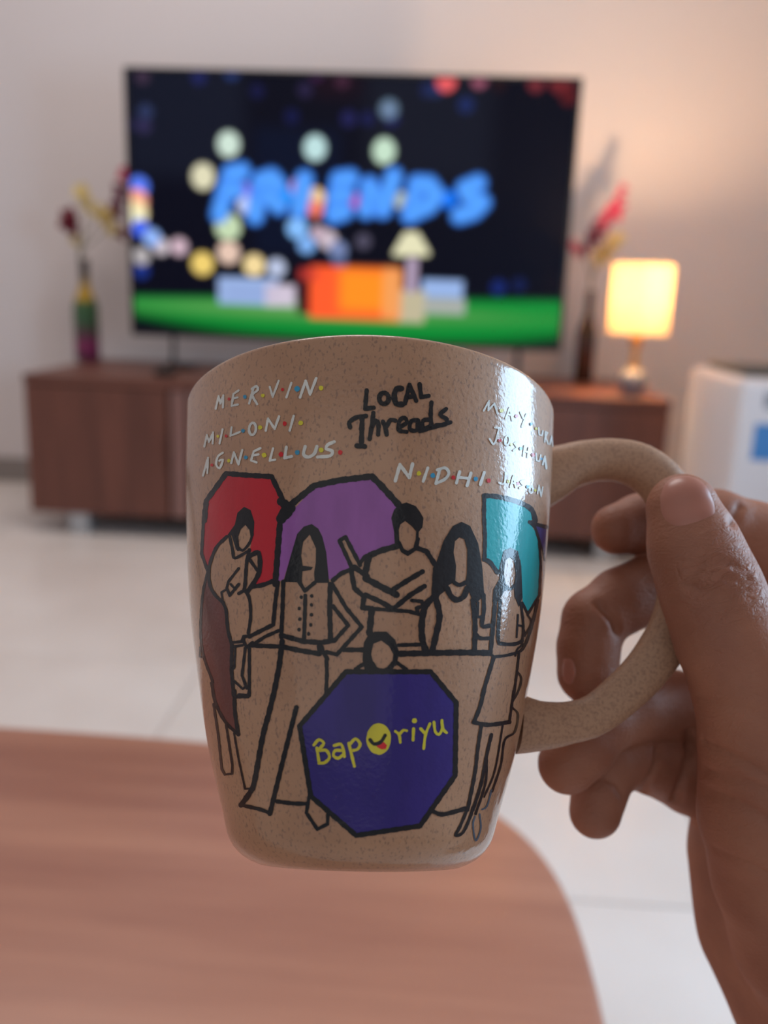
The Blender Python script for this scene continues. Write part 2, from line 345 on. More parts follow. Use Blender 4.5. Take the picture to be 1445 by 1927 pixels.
for k, (x, y, r, m) in enumerate([(1170, 358, .017, M_pink), (1164, 376, .02, M_pink), (1158, 396, .026, M_pink), (1146, 404, .026, M_pink), (1136, 420, .024, M_pink), (1122, 436, .028, M_plum), (1112, 448, .024, M_plum), (1150, 462, .026, M_cream), (1140, 478, .026, M_yel), (1160, 452, .022, M_cream), (1126, 486, .024, M_yel), (1088, 470, .018, M_pink), (1078, 462, .014, M_pink), (1104, 468, .018, M_plum)]):
    flower(b2, loc(x, y, g, -.005), r, m, 5, 60+k)

# ------------------------------------------------------------------ lamp
g = on_z(1187, 745, CZ1); g.z += .0004
lp = thing('table_lamp', g, 'lit table lamp with drum shade, brass stem and grey base on the cabinet', 'lamp')
cx = 0
def zpx(y, x=1195): return loc(x, y, g).z
zg = .040
obj('base', lathe(bmesh.new(), [(0, 0), (.026, 0), (.028, .004)] + [(.040*math.sin(math.pi*(.22+.74*i/16)), zg-.036*math.cos(math.pi*(.22+.74*i/16))+.0) for i in range(17)], 32), mat('grey_glazed_base', (120, 122, 132), .25), lp, True, 50)
z1, z2, z3 = .078, zpx(628), zpx(497)
obj('stem', lathe(bmesh.new(), [(0, z1-.004), (.012, z1-.004), (.010, z1+.02), (.006, z1+.05), (.010, z2-.04), (.017, z2-.012), (.017, z2), (.009, z2+.004), (.009, z2+.035), (0, z2+.035)], 24), mat('brass', (210, 150, 80), .3, .9), lp, True, 40)
M_shade = mat('lamp_shade_fabric', (250, 225, 180), .8); t = NT(M_shade)
o_ = [n for n in t.t.nodes if n.type == 'OUTPUT_MATERIAL'][0]
tr = t.n('BsdfTranslucent'); tr.inputs[0].default_value = (*lin((255, 240, 214)), 1); mxs = t.n('MixShader'); mxs.inputs[0].default_value = .36
t.l(t.b.outputs[0], mxs.inputs[1]); t.l(tr.outputs[0], mxs.inputs[2]); t.l(mxs.outputs[0], o_.inputs[0])
SRX = .078
obj('shade', lathe(bmesh.new(), [(SRX, z2), (SRX*1.0, z3), (SRX-.002, z3), (SRX-.002, z2), (SRX, z2)], 48), M_shade, lp, True, 50)
bm = bmesh.new()
for k in range(3):
    a = k*2*math.pi/3; tube(bm, [(0.006*math.cos(a), .006*math.sin(a), z2+.015), ((SRX-.003)*math.cos(a), (SRX-.003)*math.sin(a), z2+.006)], .0016, 6)
obj('shade_spider', bm, M_chrome, lp)
zb = (z2+z3)/2+.008
M_bulb = mat('bulb_glow', (255, 230, 190), .5); NT(M_bulb).b.inputs['Emission Color'].default_value = (1, .72, .40, 1); NT(M_bulb).b.inputs['Emission Strength'].default_value = 160
obj('bulb', lathe(bmesh.new(), [(0, z2+.0352), (.010, z2+.0354), (.012, zb-.03)] + [(.026*math.sin(math.pi*(.15+.85*i/10)), zb-.024*math.cos(math.pi*(.15+.85*i/10))) for i in range(11)], 24), M_bulb, lp, True)
for k, (zz, e) in enumerate(((zb+.042, 15), (zb-.02, 0))):
    if not e: continue
    l = bpy.data.lights.new('lamp_light', 'POINT'); l.energy = e; l.color = (1, .66, .38); l.shadow_soft_size = .02
    lo = bpy.data.objects.new('lamp_light', l); COL.objects.link(lo); lo.location = g+Vector((0, 0, zz))

# ------------------------------------------------------------------ white appliance at the right
AX0, AY0, AY1, AZ = .640, 1.93, 2.33, .545
ap = thing('floor_appliance', ((AX0+XR-.02)/2, (AY0+AY1)/2, 0), 'white boxy appliance with dark top panel and blue sticker, on the floor by right wall', 'appliance')
ao = ap.location.copy()
def AP(name, bm, m, par=ap, **k): 
    for v in bm.verts: v.co -= ao
    return obj(name, bm, m, par, **k)
M_white = mat('white_enamel', (226, 220, 222), .35)
AP('body', bx(AX0, XR-.03, AY0, AY1, .02, AZ, bev=.016, seg=3), M_white, smooth=True, sharp=40)
AP('top_panel', bx(AX0+.035, XR-.06, AY0+.09, AY1-.02, AZ+.0003, AZ+.014, bev=.005), mat('dark_green_grey_panel', (66, 70, 68), .45))
AP('control_strip', bx(AX0+.05, XR-.06, AY0-.003, AY0-.0003, AZ-.055, AZ-.022, bev=.001), mat('grey_strip', (150, 150, 158), .4))
for k in range(4):
    AP('foot', bx(*( (AX0+.02, AX0+.06) if k % 2 else (XR-.09, XR-.05)), *((AY0+.02, AY0+.06) if k < 2 else (AY1-.06, AY1-.02)), 0, .0198), M_black)
p0 = on_y(1421, 797, AY0); p1 = on_y(1421, 866, AY0)
stk = AP('sticker', bx(p0.x, p0.x+.075, AY0-.0012, AY0-.0002, p1.z, p0.z), mat('blue_sticker', (66, 134, 200), .4))

# ------------------------------------------------------------------ coffee table
tbl = thing('coffee_table', (-.40, .34, 0), 'low wooden coffee table with rounded corners and reddish brown grained top', 'table')
bm = bmesh.new(); N = 128; prof = [(-.006, .322), (-.001, .3255), (0, .332), (0, .342), (-.0015, .347), (-.006, .350)]
rings = []
for off, z in prof:
    rr = []
    for k in range(N):
        a = 2*math.pi*k/N; c, s = math.cos(a), math.sin(a); e = 2/4.0
        rr.append(bm.verts.new((math.copysign(abs(c)**e, c)*(.502+off), math.copysign(abs(s)**e, s)*(.302+off), z)))
    rings.append(rr)
for a_, b_ in zip(rings, rings[1:]):
    for k in range(N): bm.faces.new((a_[k], a_[(k+1) % N], b_[(k+1) % N], b_[k]))
bm.faces.new(rings[0][::-1]); bm.faces.new(rings[-1])
obj('table_top', bm, M_tab, tbl, True, 40)
for sx in (-1, 1):
    for sy in (-1, 1):
        obj('leg', tube(bmesh.new(), [(sx*.40, sy*.21, .3215), (sx*.43, sy*.235, 0)], [.022, .014], 16), M_tab, tbl, True, 40)

# ------------------------------------------------------------------ mug
be, ga, D_, mpx, mpy, MH = 0.01898, 0.30896, 0.19673, 687.65, 1177.9, 0.0974
AX = (RT*math.sin(be) + UP*(math.cos(be)*math.cos(ga)) + FW*math.sin(ga)).normalized()
E1 = (RT - AX*RT.dot(AX)).normalized(); E2 = AX.cross(E1)      # E2 points away from the camera
if E2.dot(FW) < 0: E2 = -E2
MC = at(mpx, mpy, D_)
hk = [x/.107 for x in (0, .0015, .005, .012, .025, .04, .055, .07, .085, .1, .107)]
hr = [0.02071, 0.02361, 0.02651, 0.02855, 0.03212, 0.0352, 0.03787, 0.03969, 0.04111, 0.04211, 0.0425]
pr = crom([(r, h*MH, 0) for h, r in zip(hk, hr)], .0012)
outer = [(p.x, p.y) for p in pr]
R_top = outer[-1][0]
outer = [p for p in outer if p[1] < MH-.0012]
lip = [(R_top-.0012+.0012*math.cos(a), MH-.0012+.0012*math.sin(a)) for a in (0, .4, .8, 1.2, 1.57)] + [(R_top-.0024-.0012*(math.sin(a)), MH-.0012+.0012*math.cos(a)) for a in (.3, .8, 1.57)]
inner = [(R_top-.0036, MH-.004), (.0382, .085), (.037, .07), (.0348, .055), (.032, .04), (.029, .025), (.0245, .012), (.018, .0065), (0, .0055)]
foot = [(0, .0012), (.0175, .0012), (.0185, .0002), (.0198, 0)]
mug = bpy.data.objects.new('mug', None); COL.objects.link(mug); mug.empty_display_size = .05
mm = Matrix.Identity(4)
for i, v in enumerate((E1, AX.cross(E1), AX)):
    for j in range(3): mm[j][i] = v[j]
BASE = MC - AX*(MH/2)
for j in range(3): mm[j][3] = BASE[j]
mug.matrix_world = mm; MI = mm.inverted()
tag(mug, 'tan speckled mug with colourful umbrellas, outlined figures and lettering, held up by the hand', 'mug')
M_mug = mat('speckled_tan_ceramic', (186, 148, 120), .6); t = NT(M_mug); b = t.b
v = t.coord(); n1 = t.n('TexNoise', Scale=900, Detail=2, Roughness=.6); t.l(v, n1.inputs['Vector'])
n2 = t.n('TexNoise', Scale=60, Detail=3); t.l(v, n2.inputs['Vector'])
base = t.ramp(n2.outputs[0], [(.3, lin((174, 130, 98))), (.7, lin((190, 146, 112)))])
vs_ = t.coord((1, 1, .55)); n3 = t.n('TexNoise', Scale=1900, Detail=1.5, Roughness=.5); t.l(vs_, n3.inputs['Vector'])
spk = t.ramp(n3.outputs[0], [(.57, (0, 0, 0)), (.70, (.6, .6, .6))])
mk = t.n('Mix', _data_type='RGBA'); t.l(spk, mk.inputs[0]); t.l(base, mk.inputs[6]); mk.inputs[7].default_value = (*lin((118, 90, 78)), 1)
n5 = t.n('TexVoronoi', Scale=800); t.l(v, n5.inputs['Vector']); d5 = t.ramp(n5.outputs['Distance'], [(.06, (.7, .7, .7)), (.11, (0, 0, 0))])
n6 = t.n('TexNoise', Scale=230, Detail=1); t.l(v, n6.inputs['Vector']); d6 = t.ramp(n6.outputs[0], [(.55, (0, 0, 0)), (.62, (1, 1, 1))])
mu = t.n('Math', _operation='MULTIPLY'); t.l(d5, mu.inputs[0]); t.l(d6, mu.inputs[1])
mk2 = t.n('Mix', _data_type='RGBA'); t.l(mu.outputs[0], mk2.inputs[0]); t.l(mk.outputs[2], mk2.inputs[6]); mk2.inputs[7].default_value = (*lin((70, 58, 58)), 1)
t.l(mk2.outputs[2], b.inputs['Base Color'])
n4 = t.n('TexNoise', Scale=1100, Detail=2); t.l(v, n4.inputs['Vector'])
bp = t.bump(n4.outputs[0], .3, .0003); t.l(bp.outputs[0], b.inputs['Normal'])
bp2 = t.bump(n4.outputs[0], .16, .0003); t.l(bp2.outputs[0], b.inputs['Coat Normal'])
b.inputs['Coat Weight'].default_value = 1; b.inputs['Coat Roughness'].default_value = .11; b.inputs['Coat IOR'].default_value = 1.5
M_hnd = mat('plain_tan_ceramic', (184, 146, 118), .45); t = NT(M_hnd); n1 = t.n('TexNoise', Scale=1500, Detail=2); t.l(t.coord(), n1.inputs['Vector']); t.l(t.ramp(n1.outputs[0], [(.45, lin((186, 148, 120))), (.72, lin((160, 124, 102)))]), t.b.inputs['Base Color'])
body_bm = lathe(bmesh.new(), foot+outer+lip+inner, 192)
body = obj('mug_body', body_bm, M_mug, mug, True, 60)
# handle: lies in a plane through the axis, turned a little away from the viewer
ph = math.radians(8); ER = E1*math.cos(ph) + E2*math.sin(ph); HN = AX.cross(ER).normalized()
def hplane(px, py):
    r = ray(px, py); return CAM + r*((MC-CAM).dot(HN)/r.dot(HN))
HP = [(1000,905),(1035,893),(1070,878),(1115,867),(1160,866),(1203,877),(1240,905),(1265,945),(1280,1000),(1285,1060),(1282,1120),(1270,1170),(1246,1218),(1200,1278),(1125,1342),(1070,1360),(1015,1366),(972,1362)]
HW = [62, 52, 43, 39, 39, 41, 43, 44, 44, 43, 42, 42, 42, 40, 38, 39, 46, 56]
HC = crom([Vector((*MI.__matmul__(hplane(*p)), )) for p in HP], .0018)
hd = lambda p: (mm@p-CAM).dot(FW)
wi = crom([Vector((w, 0, 0)) for w in HW], 1e9)
n = len(HC); bm = bmesh.new(); rings = []
lens = [0]; 
ctrl = [MI@hplane(*p) for p in HP]; cum = [0]
for a_, b_ in zip(ctrl, ctrl[1:]): cum.append(cum[-1]+(b_-a_).length)
for a_, b_ in zip(HC, HC[1:]): lens.append(lens[-1]+(b_-a_).length)
nl = MI.to_3x3()@HN
for i, p in enumerate(HC):
    w = np.interp(lens[i]/lens[-1], np.array(cum)/cum[-1], HW)*hd(p)/F
    tdir = (HC[min(i+1, n-1)]-HC[max(i-1, 0)]).normalized(); s = tdir.cross(nl).normalized()
    dw = min(w*1.02, .0054)
    rings.append([bm.verts.new(p + s*w*math.copysign(abs(math.cos(a))**.85, math.cos(a)) + nl*dw*math.copysign(abs(math.sin(a))**.85, math.sin(a))) for a in [2*math.pi*k/28 for k in range(28)]])
for a_, b_ in zip(rings, rings[1:]):
    for k in range(28): bm.faces.new((a_[k], a_[(k+1) % 28], b_[(k+1) % 28], b_[k]))
bm.faces.new(rings[0]); bm.faces.new(rings[-1][::-1])
obj('mug_handle', bm, M_hnd, mug, True, 60)

# paint on the mug: strokes and filled shapes that follow its curved wall
tb = lathe(bmesh.new(), foot+outer+lip[:5], 512)
for v_ in tb.verts: v_.co = mm@v_.co
tb.normal_update(); BV = BVHTree.FromBMesh(tb); tb.free()
M3 = mm.to_3x3()
def surf(px, py, off):
    h, nn, _, _ = BV.ray_cast(CAM, ray(px, py).normalized())
    if h is None:
        return None
    q = MI@h; nr = Vector((q.x, q.y, 0)).normalized()
    ql = MI.to_3x3()@nn
    if ql.dot(nr) < 0: ql = -ql
    return q + ql.normalized()*off
def pmat(name, c, rough=.5):
    m = mat(name, c, rough, Coat_Weight=.8, Coat_Roughness=.12, Coat_IOR=1.4, Specular_IOR_Level=.25); t = NT(m); n_ = t.n('TexNoise', Scale=1100, Detail=2); t.l(t.coord(), n_.inputs['Vector']); bb = t.bump(n_.outputs[0], .18, .0003); t.l(bb.outputs[0], t.b.inputs['Coat Normal'])
    t.l(bb.outputs[0], t.b.inputs['Normal'])
    n8 = t.n('TexNoise', Scale=160, Detail=3); t.l(t.coord((1, 1, .25)), n8.inputs['Vector'])
    t.l(t.ramp(n8.outputs[0], [(.35, tuple(x*.86 for x in lin(c))), (.65, tuple(min(1, x*1.1) for x in lin(c)))]), t.b.inputs['Base Color'])
    return m
K = pmat('black_paint', (15, 16, 22)); WH = pmat('white_paint', (226, 228, 222)); RD = pmat('red_dot_paint', (214, 40, 48)); BL = pmat('blue_dot_paint', (60, 158, 200)); YE = pmat('yellow_dot_paint', (224, 214, 62))
U_RED = pmat('red_umbrella_paint', (192, 30, 46)); U_VIO = pmat('violet_umbrella_paint', (160, 96, 176)); U_TEAL = pmat('teal_umbrella_paint', (0, 170, 176)); U_BROWN = pmat('brown_umbrella_paint', (112, 60, 54)); U_IND = pmat('indigo_umbrella_paint', (52, 38, 128)); U_NAVY = pmat('navy_umbrella_paint', (58, 52, 120))
TNG = pmat('tongue_paint', (226, 40, 50))
ORG = {'A': (340, 620), 'B': (690, 620), 'C': (340, 960), 'D': (690, 960), 'E': (340, 1300), 'G': (690, 1300), 'P': (0, 0)}
def cv(c, P):
    s = 1 if c == 'P' else 360/1445; return [(ORG[c][0]+x*s, ORG[c][1]+y*s) for x, y in P]
LAY = [0]
class Paint:
    def __init__(s, name, label=None):
        s.v = []; s.f = []; s.m = []; s.mats = []; s.name = name; s.label = label; s.cache = {}
        LAY[0] += 1; s.o = .00006+.000004*LAY[0]
    def mi(s, m):
        if m not in s.mats: s.mats.append(m)
        return s.mats.index(m)
    def poly(s, P, m, off=0):
        vs = [surf(x, y, s.o+off) for x, y in P]
        if any(v is None for v in vs): return
        b = len(s.v); s.v += vs; s.f.append(tuple(range(b, b+len(vs)))); s.m.append(s.mi(m))
    def dot(s, c, x, y, r, m, asp=1, off=.00002, irregular=.12, n=14):
        (x, y), = cv(c, [(x, y)]); k = 1 if c == 'P' else 360/1445; r *= k
        rg = [(x+r*(1+rnd.uniform(-irregular, irregular))*math.cos(2*math.pi*i/n), y+r*asp*(1+rnd.uniform(-irregular, irregular))*math.sin(2*math.pi*i/n)) for i in range(n)]
        for i in range(n): s.poly([(x, y), rg[i], rg[(i+1) % n]], m, off)
    def stroke(s, c, P, w, m=None, off=0, smooth=True, wob=.09):
        m = m or K; w = w*(1 if c == 'P' else 360/1445)*(1.13 if m is K else 1.04); P = cv(c, P)
        if len(P) == 2 or smooth: Q = crom([(x, y, 0) for x, y in P], 3.0)
        else:
            Q = []
            for a, b in zip(P, P[1:]): Q += crom([(*a, 0), (*b, 0)], 3.0)[:-1]
            Q.append(Vector((*P[-1], 0)))
        L = []; hw = w/2; e = rnd.uniform(0, 9)
        for i, q in enumerate(Q):
            t_ = (Q[min(i+1, len(Q)-1)]-Q[max(i-1, 0)]); t_ = t_.normalized() if t_.length > 1e-6 else Vector((1, 0, 0))
            nn = Vector((-t_.y, t_.x, 0)); z = hw*(1+wob*math.sin(e+i*.9)+wob*.6*math.sin(2*e+i*2.3))
            L.append((q+nn*z, q-nn*z))
        for a, b in zip(L, L[1:]): s.poly([(a[0].x, a[0].y), (b[0].x, b[0].y), (b[1].x, b[1].y), (a[1].x, a[1].y)], m, off)
        js = [0, len(Q)-1] if smooth and len(P) < 3 else [0, len(Q)-1]
        pts = [Q[0], Q[-1]] + ([Vector((*p, 0)) for p in P[1:-1]])
        for q in pts:
            rg = [(q.x+hw*math.cos(2*math.pi*i/12), q.y+hw*math.sin(2*math.pi*i/12)) for i in range(12)]
            for i in range(12): s.poly([(q.x, q.y), rg[i], rg[(i+1) % 12]], m, off)
    def fill(s, P, m, off=-.00003, grid=6):
        bm = bmesh.new(); vs = [bm.verts.new((x, y, 0)) for x, y in P]
        for tr_ in tessellate_polygon([[Vector((x, y, 0)) for x, y in P]]):
            try: bm.faces.new([vs[i] for i in tr_])
            except ValueError: pass
        xs = [p[0] for p in P]; ys = [p[1] for p in P]
        for ax, lo, hi in ((0, min(xs), max(xs)), (1, min(ys), max(ys))):
            q = math.ceil(lo/grid)*grid
            while q < hi:
                co_ = Vector((q, 0, 0)) if ax == 0 else Vector((0, q, 0)); no = Vector((1, 0, 0)) if ax == 0 else Vector((0, 1, 0))
                bmesh.ops.bisect_plane(bm, geom=bm.verts[:]+bm.edges[:]+bm.faces[:], plane_co=co_, plane_no=no, dist=1e-5)
                q += grid
        for f in bm.faces: s.poly([(v.co.x, v.co.y) for v in f.verts], m, off)
        bm.free()
    def build(s):
        me = bpy.data.meshes.new(s.name); me.from_pydata(s.v, [], s.f)
        me.polygons.foreach_set('material_index', s.m)
        # outward normals
        bm = bmesh.new(); bm.from_mesh(me); bmesh.ops.remove_doubles(bm, verts=bm.verts[:], dist=1e-7)
        bm.normal_update()
        for f in bm.faces:
            c = f.calc_center_median()
            if f.normal.dot(Vector((c.x, c.y, 0))) < 0: f.normal_flip()
        bm.to_mesh(me); bm.free(); me.shade_smooth()
        o = link(s.name, me, s.mats, mug)
        if s.label: o['label'] = s.label
        return o
def ell(cx, cy, rx, ry, tilt=0, n=14, a0=0, a1=2*math.pi):
    return [(cx+rx*math.cos(a)*math.cos(tilt)-ry*math.sin(a)*math.sin(tilt), cy+rx*math.cos(a)*math.sin(tilt)+ry*math.sin(a)*math.cos(tilt)) for a in [a0+(a1-a0)*i/n for i in range(n+1)]]
def words(name, label, items):
    p = Paint(name, label)
    for it in items:
        if it[0] == '.': _, c, x, y, r, m = it; p.dot(c, x, y, r, m, 1.05)
        else: _, c, P, w, m = it; p.stroke(c, P, w, m, smooth=it[0] == 's')
    p.build()
def L(c, w, m, *Ps): return [('l', c, P, w, m) for P in Ps]
def S(c, w, m, *Ps): return [('s', c, P, w, m) for P in Ps]
def Dt(c, *ds): return [('.', c, x, y, r, m) for x, y, r, m in ds]

# umbrellas ------------------------------------------------------------------
u = Paint('painted_umbrella', 'red umbrella painted at the upper left')
u.fill(cv('C', [(210,455),(165,330),(178,20)]) + cv('A', [(190,1300),(350,1088),(690,1112),(785,1340),(740,1400)]) + cv('C', [(735,100),(715,500),(700,535),(560,572),(500,600),(590,470),(600,330),(520,310),(545,200),(550,90),(520,5),(480,-20),(435,20),(420,105),(350,195),(270,275),(215,430)]), U_RED)
u.stroke('A', [(182,1445),(195,1295),(345,1088),(480,1100),(688,1112),(795,1335),(745,1420)], 34, smooth=False)
u.stroke('A', [(760,1300),(795,1335),(770,1400)], 60); u.stroke('C', [(178,0),(160,330),(208,465)], 22, smooth=False); u.stroke('C', [(755,40),(735,300),(715,560)], 40); u.stroke('C', [(545,578),(620,565),(700,535)], 30); u.build()
u = Paint('painted_umbrella', 'violet umbrella painted behind the second and third figures')
u.fill(cv('C', [(770,85)]) + cv('A', [(1010,1190),(1445,1118)]) + cv('B', [(55,1118),(240,1325),(190,1400)]) + cv('D', [(190,60),(208,180),(215,268),(0,345)]) + cv('C', [(1350,405),(1240,205),(1190,232),(1275,440),(1150,530),(1115,520),(1100,330),(1060,175),(990,110),(885,180),(830,350),(780,520),(730,545),(750,200)]), U_VIO)
u.stroke('A', [(800,1350),(1010,1180),(1200,1140),(1445,1110)], 42, smooth=False); u.stroke('B', [(40,1112),(100,1170),(245,1330)], 44, smooth=False); u.stroke('A', [(760,1430),(830,1350)], 70); u.build()
u = Paint('painted_umbrella', 'teal umbrella painted at the upper right')
u.fill(cv('D', [(893,-95),(1050,-75),(1170,-40),(1225,0),(1262,60),(1225,90),(1290,190),(1308,300),(1305,450),(1297,640),(1215,765),(1178,700),(1165,500),(1160,380),(1100,290),(1040,300),(1010,400),(990,480),(893,375)]), U_TEAL)
u.stroke('D', [(886,-105),(885,60),(892,200),(888,372)], 27, smooth=False); u.stroke('D', [(886,-108),(960,-105),(1060,-85),(1170,-50),(1245,0),(1272,80)], 34); u.stroke('D', [(885,372),(930,395),(985,470)], 30)
u.stroke('D', [(1228,92),(1270,130),(1300,230),(1312,400),(1302,640),(1215,785),(1172,700)], 18, smooth=False); u.build()
u = Paint('painted_umbrella', 'sliver of navy umbrella painted beside the handle')
u.fill(cv('D', [(1240,96),(1356,132),(1345,380),(1325,300),(1295,190)]), U_NAVY); u.stroke('D', [(1228,90),(1290,110),(1358,128)], 26); u.stroke('D', [(1300,210),(1325,300),(1343,382)], 9); u.build()
u = Paint('painted_umbrella', 'brown umbrella painted at the lower left edge')
u.fill(cv('C', [(208,490),(172,640),(158,900),(178,1090),(245,1300)]) + cv('E', [(262,60),(330,220),(430,320),(405,180),(398,0)]) + cv('C', [(392,1290),(378,1040),(330,720),(262,650),(222,560)]), U_BROWN)
u.stroke('C', [(206,465),(168,640),(152,900),(172,1090),(245,1300)], 18); u.stroke('E', [(236,-60),(265,90),(340,235),(435,328)], 22); u.stroke('C', [(150,1035),(146,1105),(176,1112)], 14, smooth=False); u.build()
u = Paint('painted_umbrella', 'large indigo octagonal umbrella painted low in the middle')
OC = [(651,1264),(810,1264),(858,1322),(856,1459),(790,1554),(670,1572),(585,1498),(564,1366)]
u.fill(OC, U_IND); u.stroke('P', OC+[OC[0]], 8.5, smooth=False); u.build()
# figures --------------------------------------------------------------------
f = Paint('painted_figure', 'man looking down, outlined before the red umbrella')
f.fill(cv('C', [(350,195),(410,110),(430,20),(480,-25),(530,0),(558,90),(552,180),(532,222),(520,150),(490,112),(455,145),(436,200),(445,300),(420,300),(385,190)]), K)
for w, *P in [(22,(350,200),(270,285),(218,430),(222,560),(262,640),(325,700)),(20,(372,200),(395,310),(412,362),(520,305)),(18,(405,200),(435,300)),(18,(440,285),(470,305),(520,250),(545,180)),(24,(520,300),(500,400),(488,560),(480,600)),(32,(525,345),(590,325),(598,450),(560,540),(508,612)),(22,(520,370),(580,455)),(18,(440,440),(362,540),(350,585)),(20,(440,560),(372,645),(350,590)),(14,(345,600),(310,620),(320,690)),(16,(380,560),(415,600)),(22,(440,630),(485,612),(520,670),(530,800),(512,930)),(22,(322,700),(345,760),(358,900),(385,1010)),(20,(392,1000),(470,992)),(18,(400,1032),(470,1020)),(24,(390,1020),(385,1200),(402,1400)),(14,(415,1040),(408,1190),(385,1210)),(22,(520,1040),(520,1400),(440,1395)),(20,(490,1040),(465,1250),(502,1345)),(16,(405,1290),(470,1350),(500,1330))]:
    f.stroke('C', P, w, smooth=len(P) > 3)
f.stroke('E', [(408,0),(412,160),(438,330)], 26); f.stroke('E', [(425,45),(510,45),(520,0)], 22, smooth=False)
f.stroke('E', [(250,100),(285,330),(312,590),(335,632),(390,625),(392,560),(345,255)], 16, smooth=False); f.stroke('E', [(405,320),(440,520),(488,740),(520,738)], 14, smooth=False); f.build()
f = Paint('painted_figure', 'long-haired woman in a buttoned top, outlined at the left')
f.fill(cv('C', [(778,542),(830,350),(880,180),(930,125),(990,105),(1040,140),(1070,200),(1100,320),(1122,550),(1012,550),(1008,470),(1020,400),(1022,290),(975,185),(925,240),(910,340),(922,420),(1000,430),(985,452),(920,462),(915,548),(880,545)]), K)
for w, *P in [(26,(895,540),(938,610),(1012,548)),(28,(776,540),(770,750),(760,960)),(26,(942,645),(938,800),(932,970)),(34,(1130,560),(1125,740),(1132,980)),(28,(735,545),(715,700),(700,865),(520,955)),(26,(470,985),(480,955),(530,950)),(22,(475,985),(500,1035),(545,1000)),(24,(742,910),(640,955),(540,1020)),(30,(540,1022),(740,1030)),(28,(1145,560),(1250,740),(1368,882),(1180,1090),(1100,1072)),(28,(1150,725),(1265,870),(1160,988)),(34,(760,945),(930,992),(1060,1000),(1160,985)),(34,(772,1032),(900,1060),(1050,1085)),(26,(1042,1025),(1050,1085)),(26,(1065,1030),(1080,1080),(1110,1125)),(36,(768,990),(745,1180),(700,1410)),(26,(1100,1110),(1105,1240),(1098,1380))]:
    f.stroke('C', P, w, smooth=False)
for x, y in [(912,657),(897,743),(901,823),(895,903),(990,648),(988,716),(988,790),(983,866),(967,935)]: f.dot('C', x, y, 13, K, 1.1)
f.stroke('E', [(708,0),(670,160),(620,350),(560,680),(530,760),(458,862)], 36); f.stroke('E', [(458,862),(600,895),(680,925)], 25); f.stroke('E', [(875,125),(780,500),(675,928)], 32)
f.stroke('E', [(730,835),(850,850),(950,852)], 28); f.stroke('E', [(972,795),(950,920),(1032,1045),(1110,1005),(1112,930)], 24, smooth=False); f.build()
f = Paint('painted_figure', 'short-haired man with folded arms, outlined in the middle')
f.fill(cv('D', [(185,60),(205,0),(240,-40),(300,-58),(370,-30),(400,10),(428,60),(420,130),(392,165),(392,230),(368,235),(372,160),(340,122),(290,82),(252,110),(242,150),(248,265),(212,270),(205,160)]), K)
for w, *P in [(30,(238,245),(270,305),(310,328),(368,290),(385,220)),(40,(0,352),(110,305),(235,270)),(34,(375,285),(450,312),(515,412)),(30,(25,350),(-10,500)),(44,(-10,515),(110,580),(225,640)),(34,(200,600),(310,530),(420,465)),(34,(-10,640),(100,690),(200,745)),(34,(200,745),(330,640),(435,575)),(26,(340,682),(415,690),(425,725),(375,740),(388,785),(320,765),(0,742)),(44,(38,750),(20,930)),(24,(512,440),(500,640)),(26,(240,1020),(400,1015))]:
    f.stroke('D', P, w, smooth=False)
for w, *P in [(30,(1150,530),(1210,480),(1285,448)),(34,(1290,470),(1312,590),(1385,655),(1372,738),(1445,742)),(28,(1200,232),(1300,450)),(28,(1245,205),(1355,415)),(26,(1200,230),(1245,203)),(36,(1310,430),(1410,500)),(24,(1350,410),(1390,350),(1440,335)),(30,(1405,380),(1385,480)),(32,(1232,1055),(1400,1055))]:
    f.stroke('C', P, w, smooth=False)
f.build()
f = Paint('painted_figure', 'woman with big dark hair, outlined right of the middle')
f.fill(cv('D', [(495,640),(500,480),(530,380),(580,230),(650,120),(715,88),(780,120),(840,250),(870,420),(887,640),(830,700),(800,690),(765,600),(742,550),(755,480),(758,300),(735,220),(700,205),(665,235),(655,320),(674,420),(668,540),(620,565),(592,610),(540,650)]), K)
for w, *P in [(28,(660,548),(700,566),(748,545)),(38,(605,590),(635,650),(680,678),(730,652),(756,590)),(44,(525,640),(445,720),(415,850),(420,980),(450,1075)),(42,(520,660),(548,800),(520,950),(490,1075)),(34,(800,680),(816,850),(812,1060)),(28,(880,640),(882,760),(870,872),(930,872)),(20,(838,700),(836,800),(880,800)),(26,(815,920),(850,965),(930,968)),(40,(245,1085),(460,1080),(700,1075),(925,1078))]:
    f.stroke('D', P, w)
f.build()
f = Paint('painted_figure', 'long-haired woman in a skirt, outlined before the teal umbrella')
f.fill(cv('D', [(948,692),(955,600),(1000,520),(1000,430),(1030,310),(1085,284),(1140,310),(1165,420),(1175,660),(1147,732),(1115,650),(1110,580),(1122,480),(1110,380),(1080,355),(1045,380),(1035,480),(1047,560),(1075,600),(1038,612),(1010,660),(985,690)]), K)
for w, *P in [(20,(1045,570),(1080,597),(1112,570)),(28,(968,690),(950,900),(932,1080)),(24,(1005,680),(990,970),(1020,1008),(1120,1010),(1172,985)),(16,(1162,700),(1180,870),(1170,1010)),(12,(1140,790),(1130,960)),(20,(936,1080),(960,1106),(1090,1088),(1180,1040),(1245,870),(1290,680)),(14,(1212,790),(1240,850),(1190,950)),(14,(1140,870),(1175,880),(1190,930)),(26,(958,1110),(915,1250),(870,1400)),(16,(1148,1080),(1132,1220),(1105,1430)),(14,(1130,1215),(1165,1270),(1145,1360),(1102,1440)),(12,(1120,1100),(1135,1050),(1185,1010))]:
    f.stroke('D', P, w)
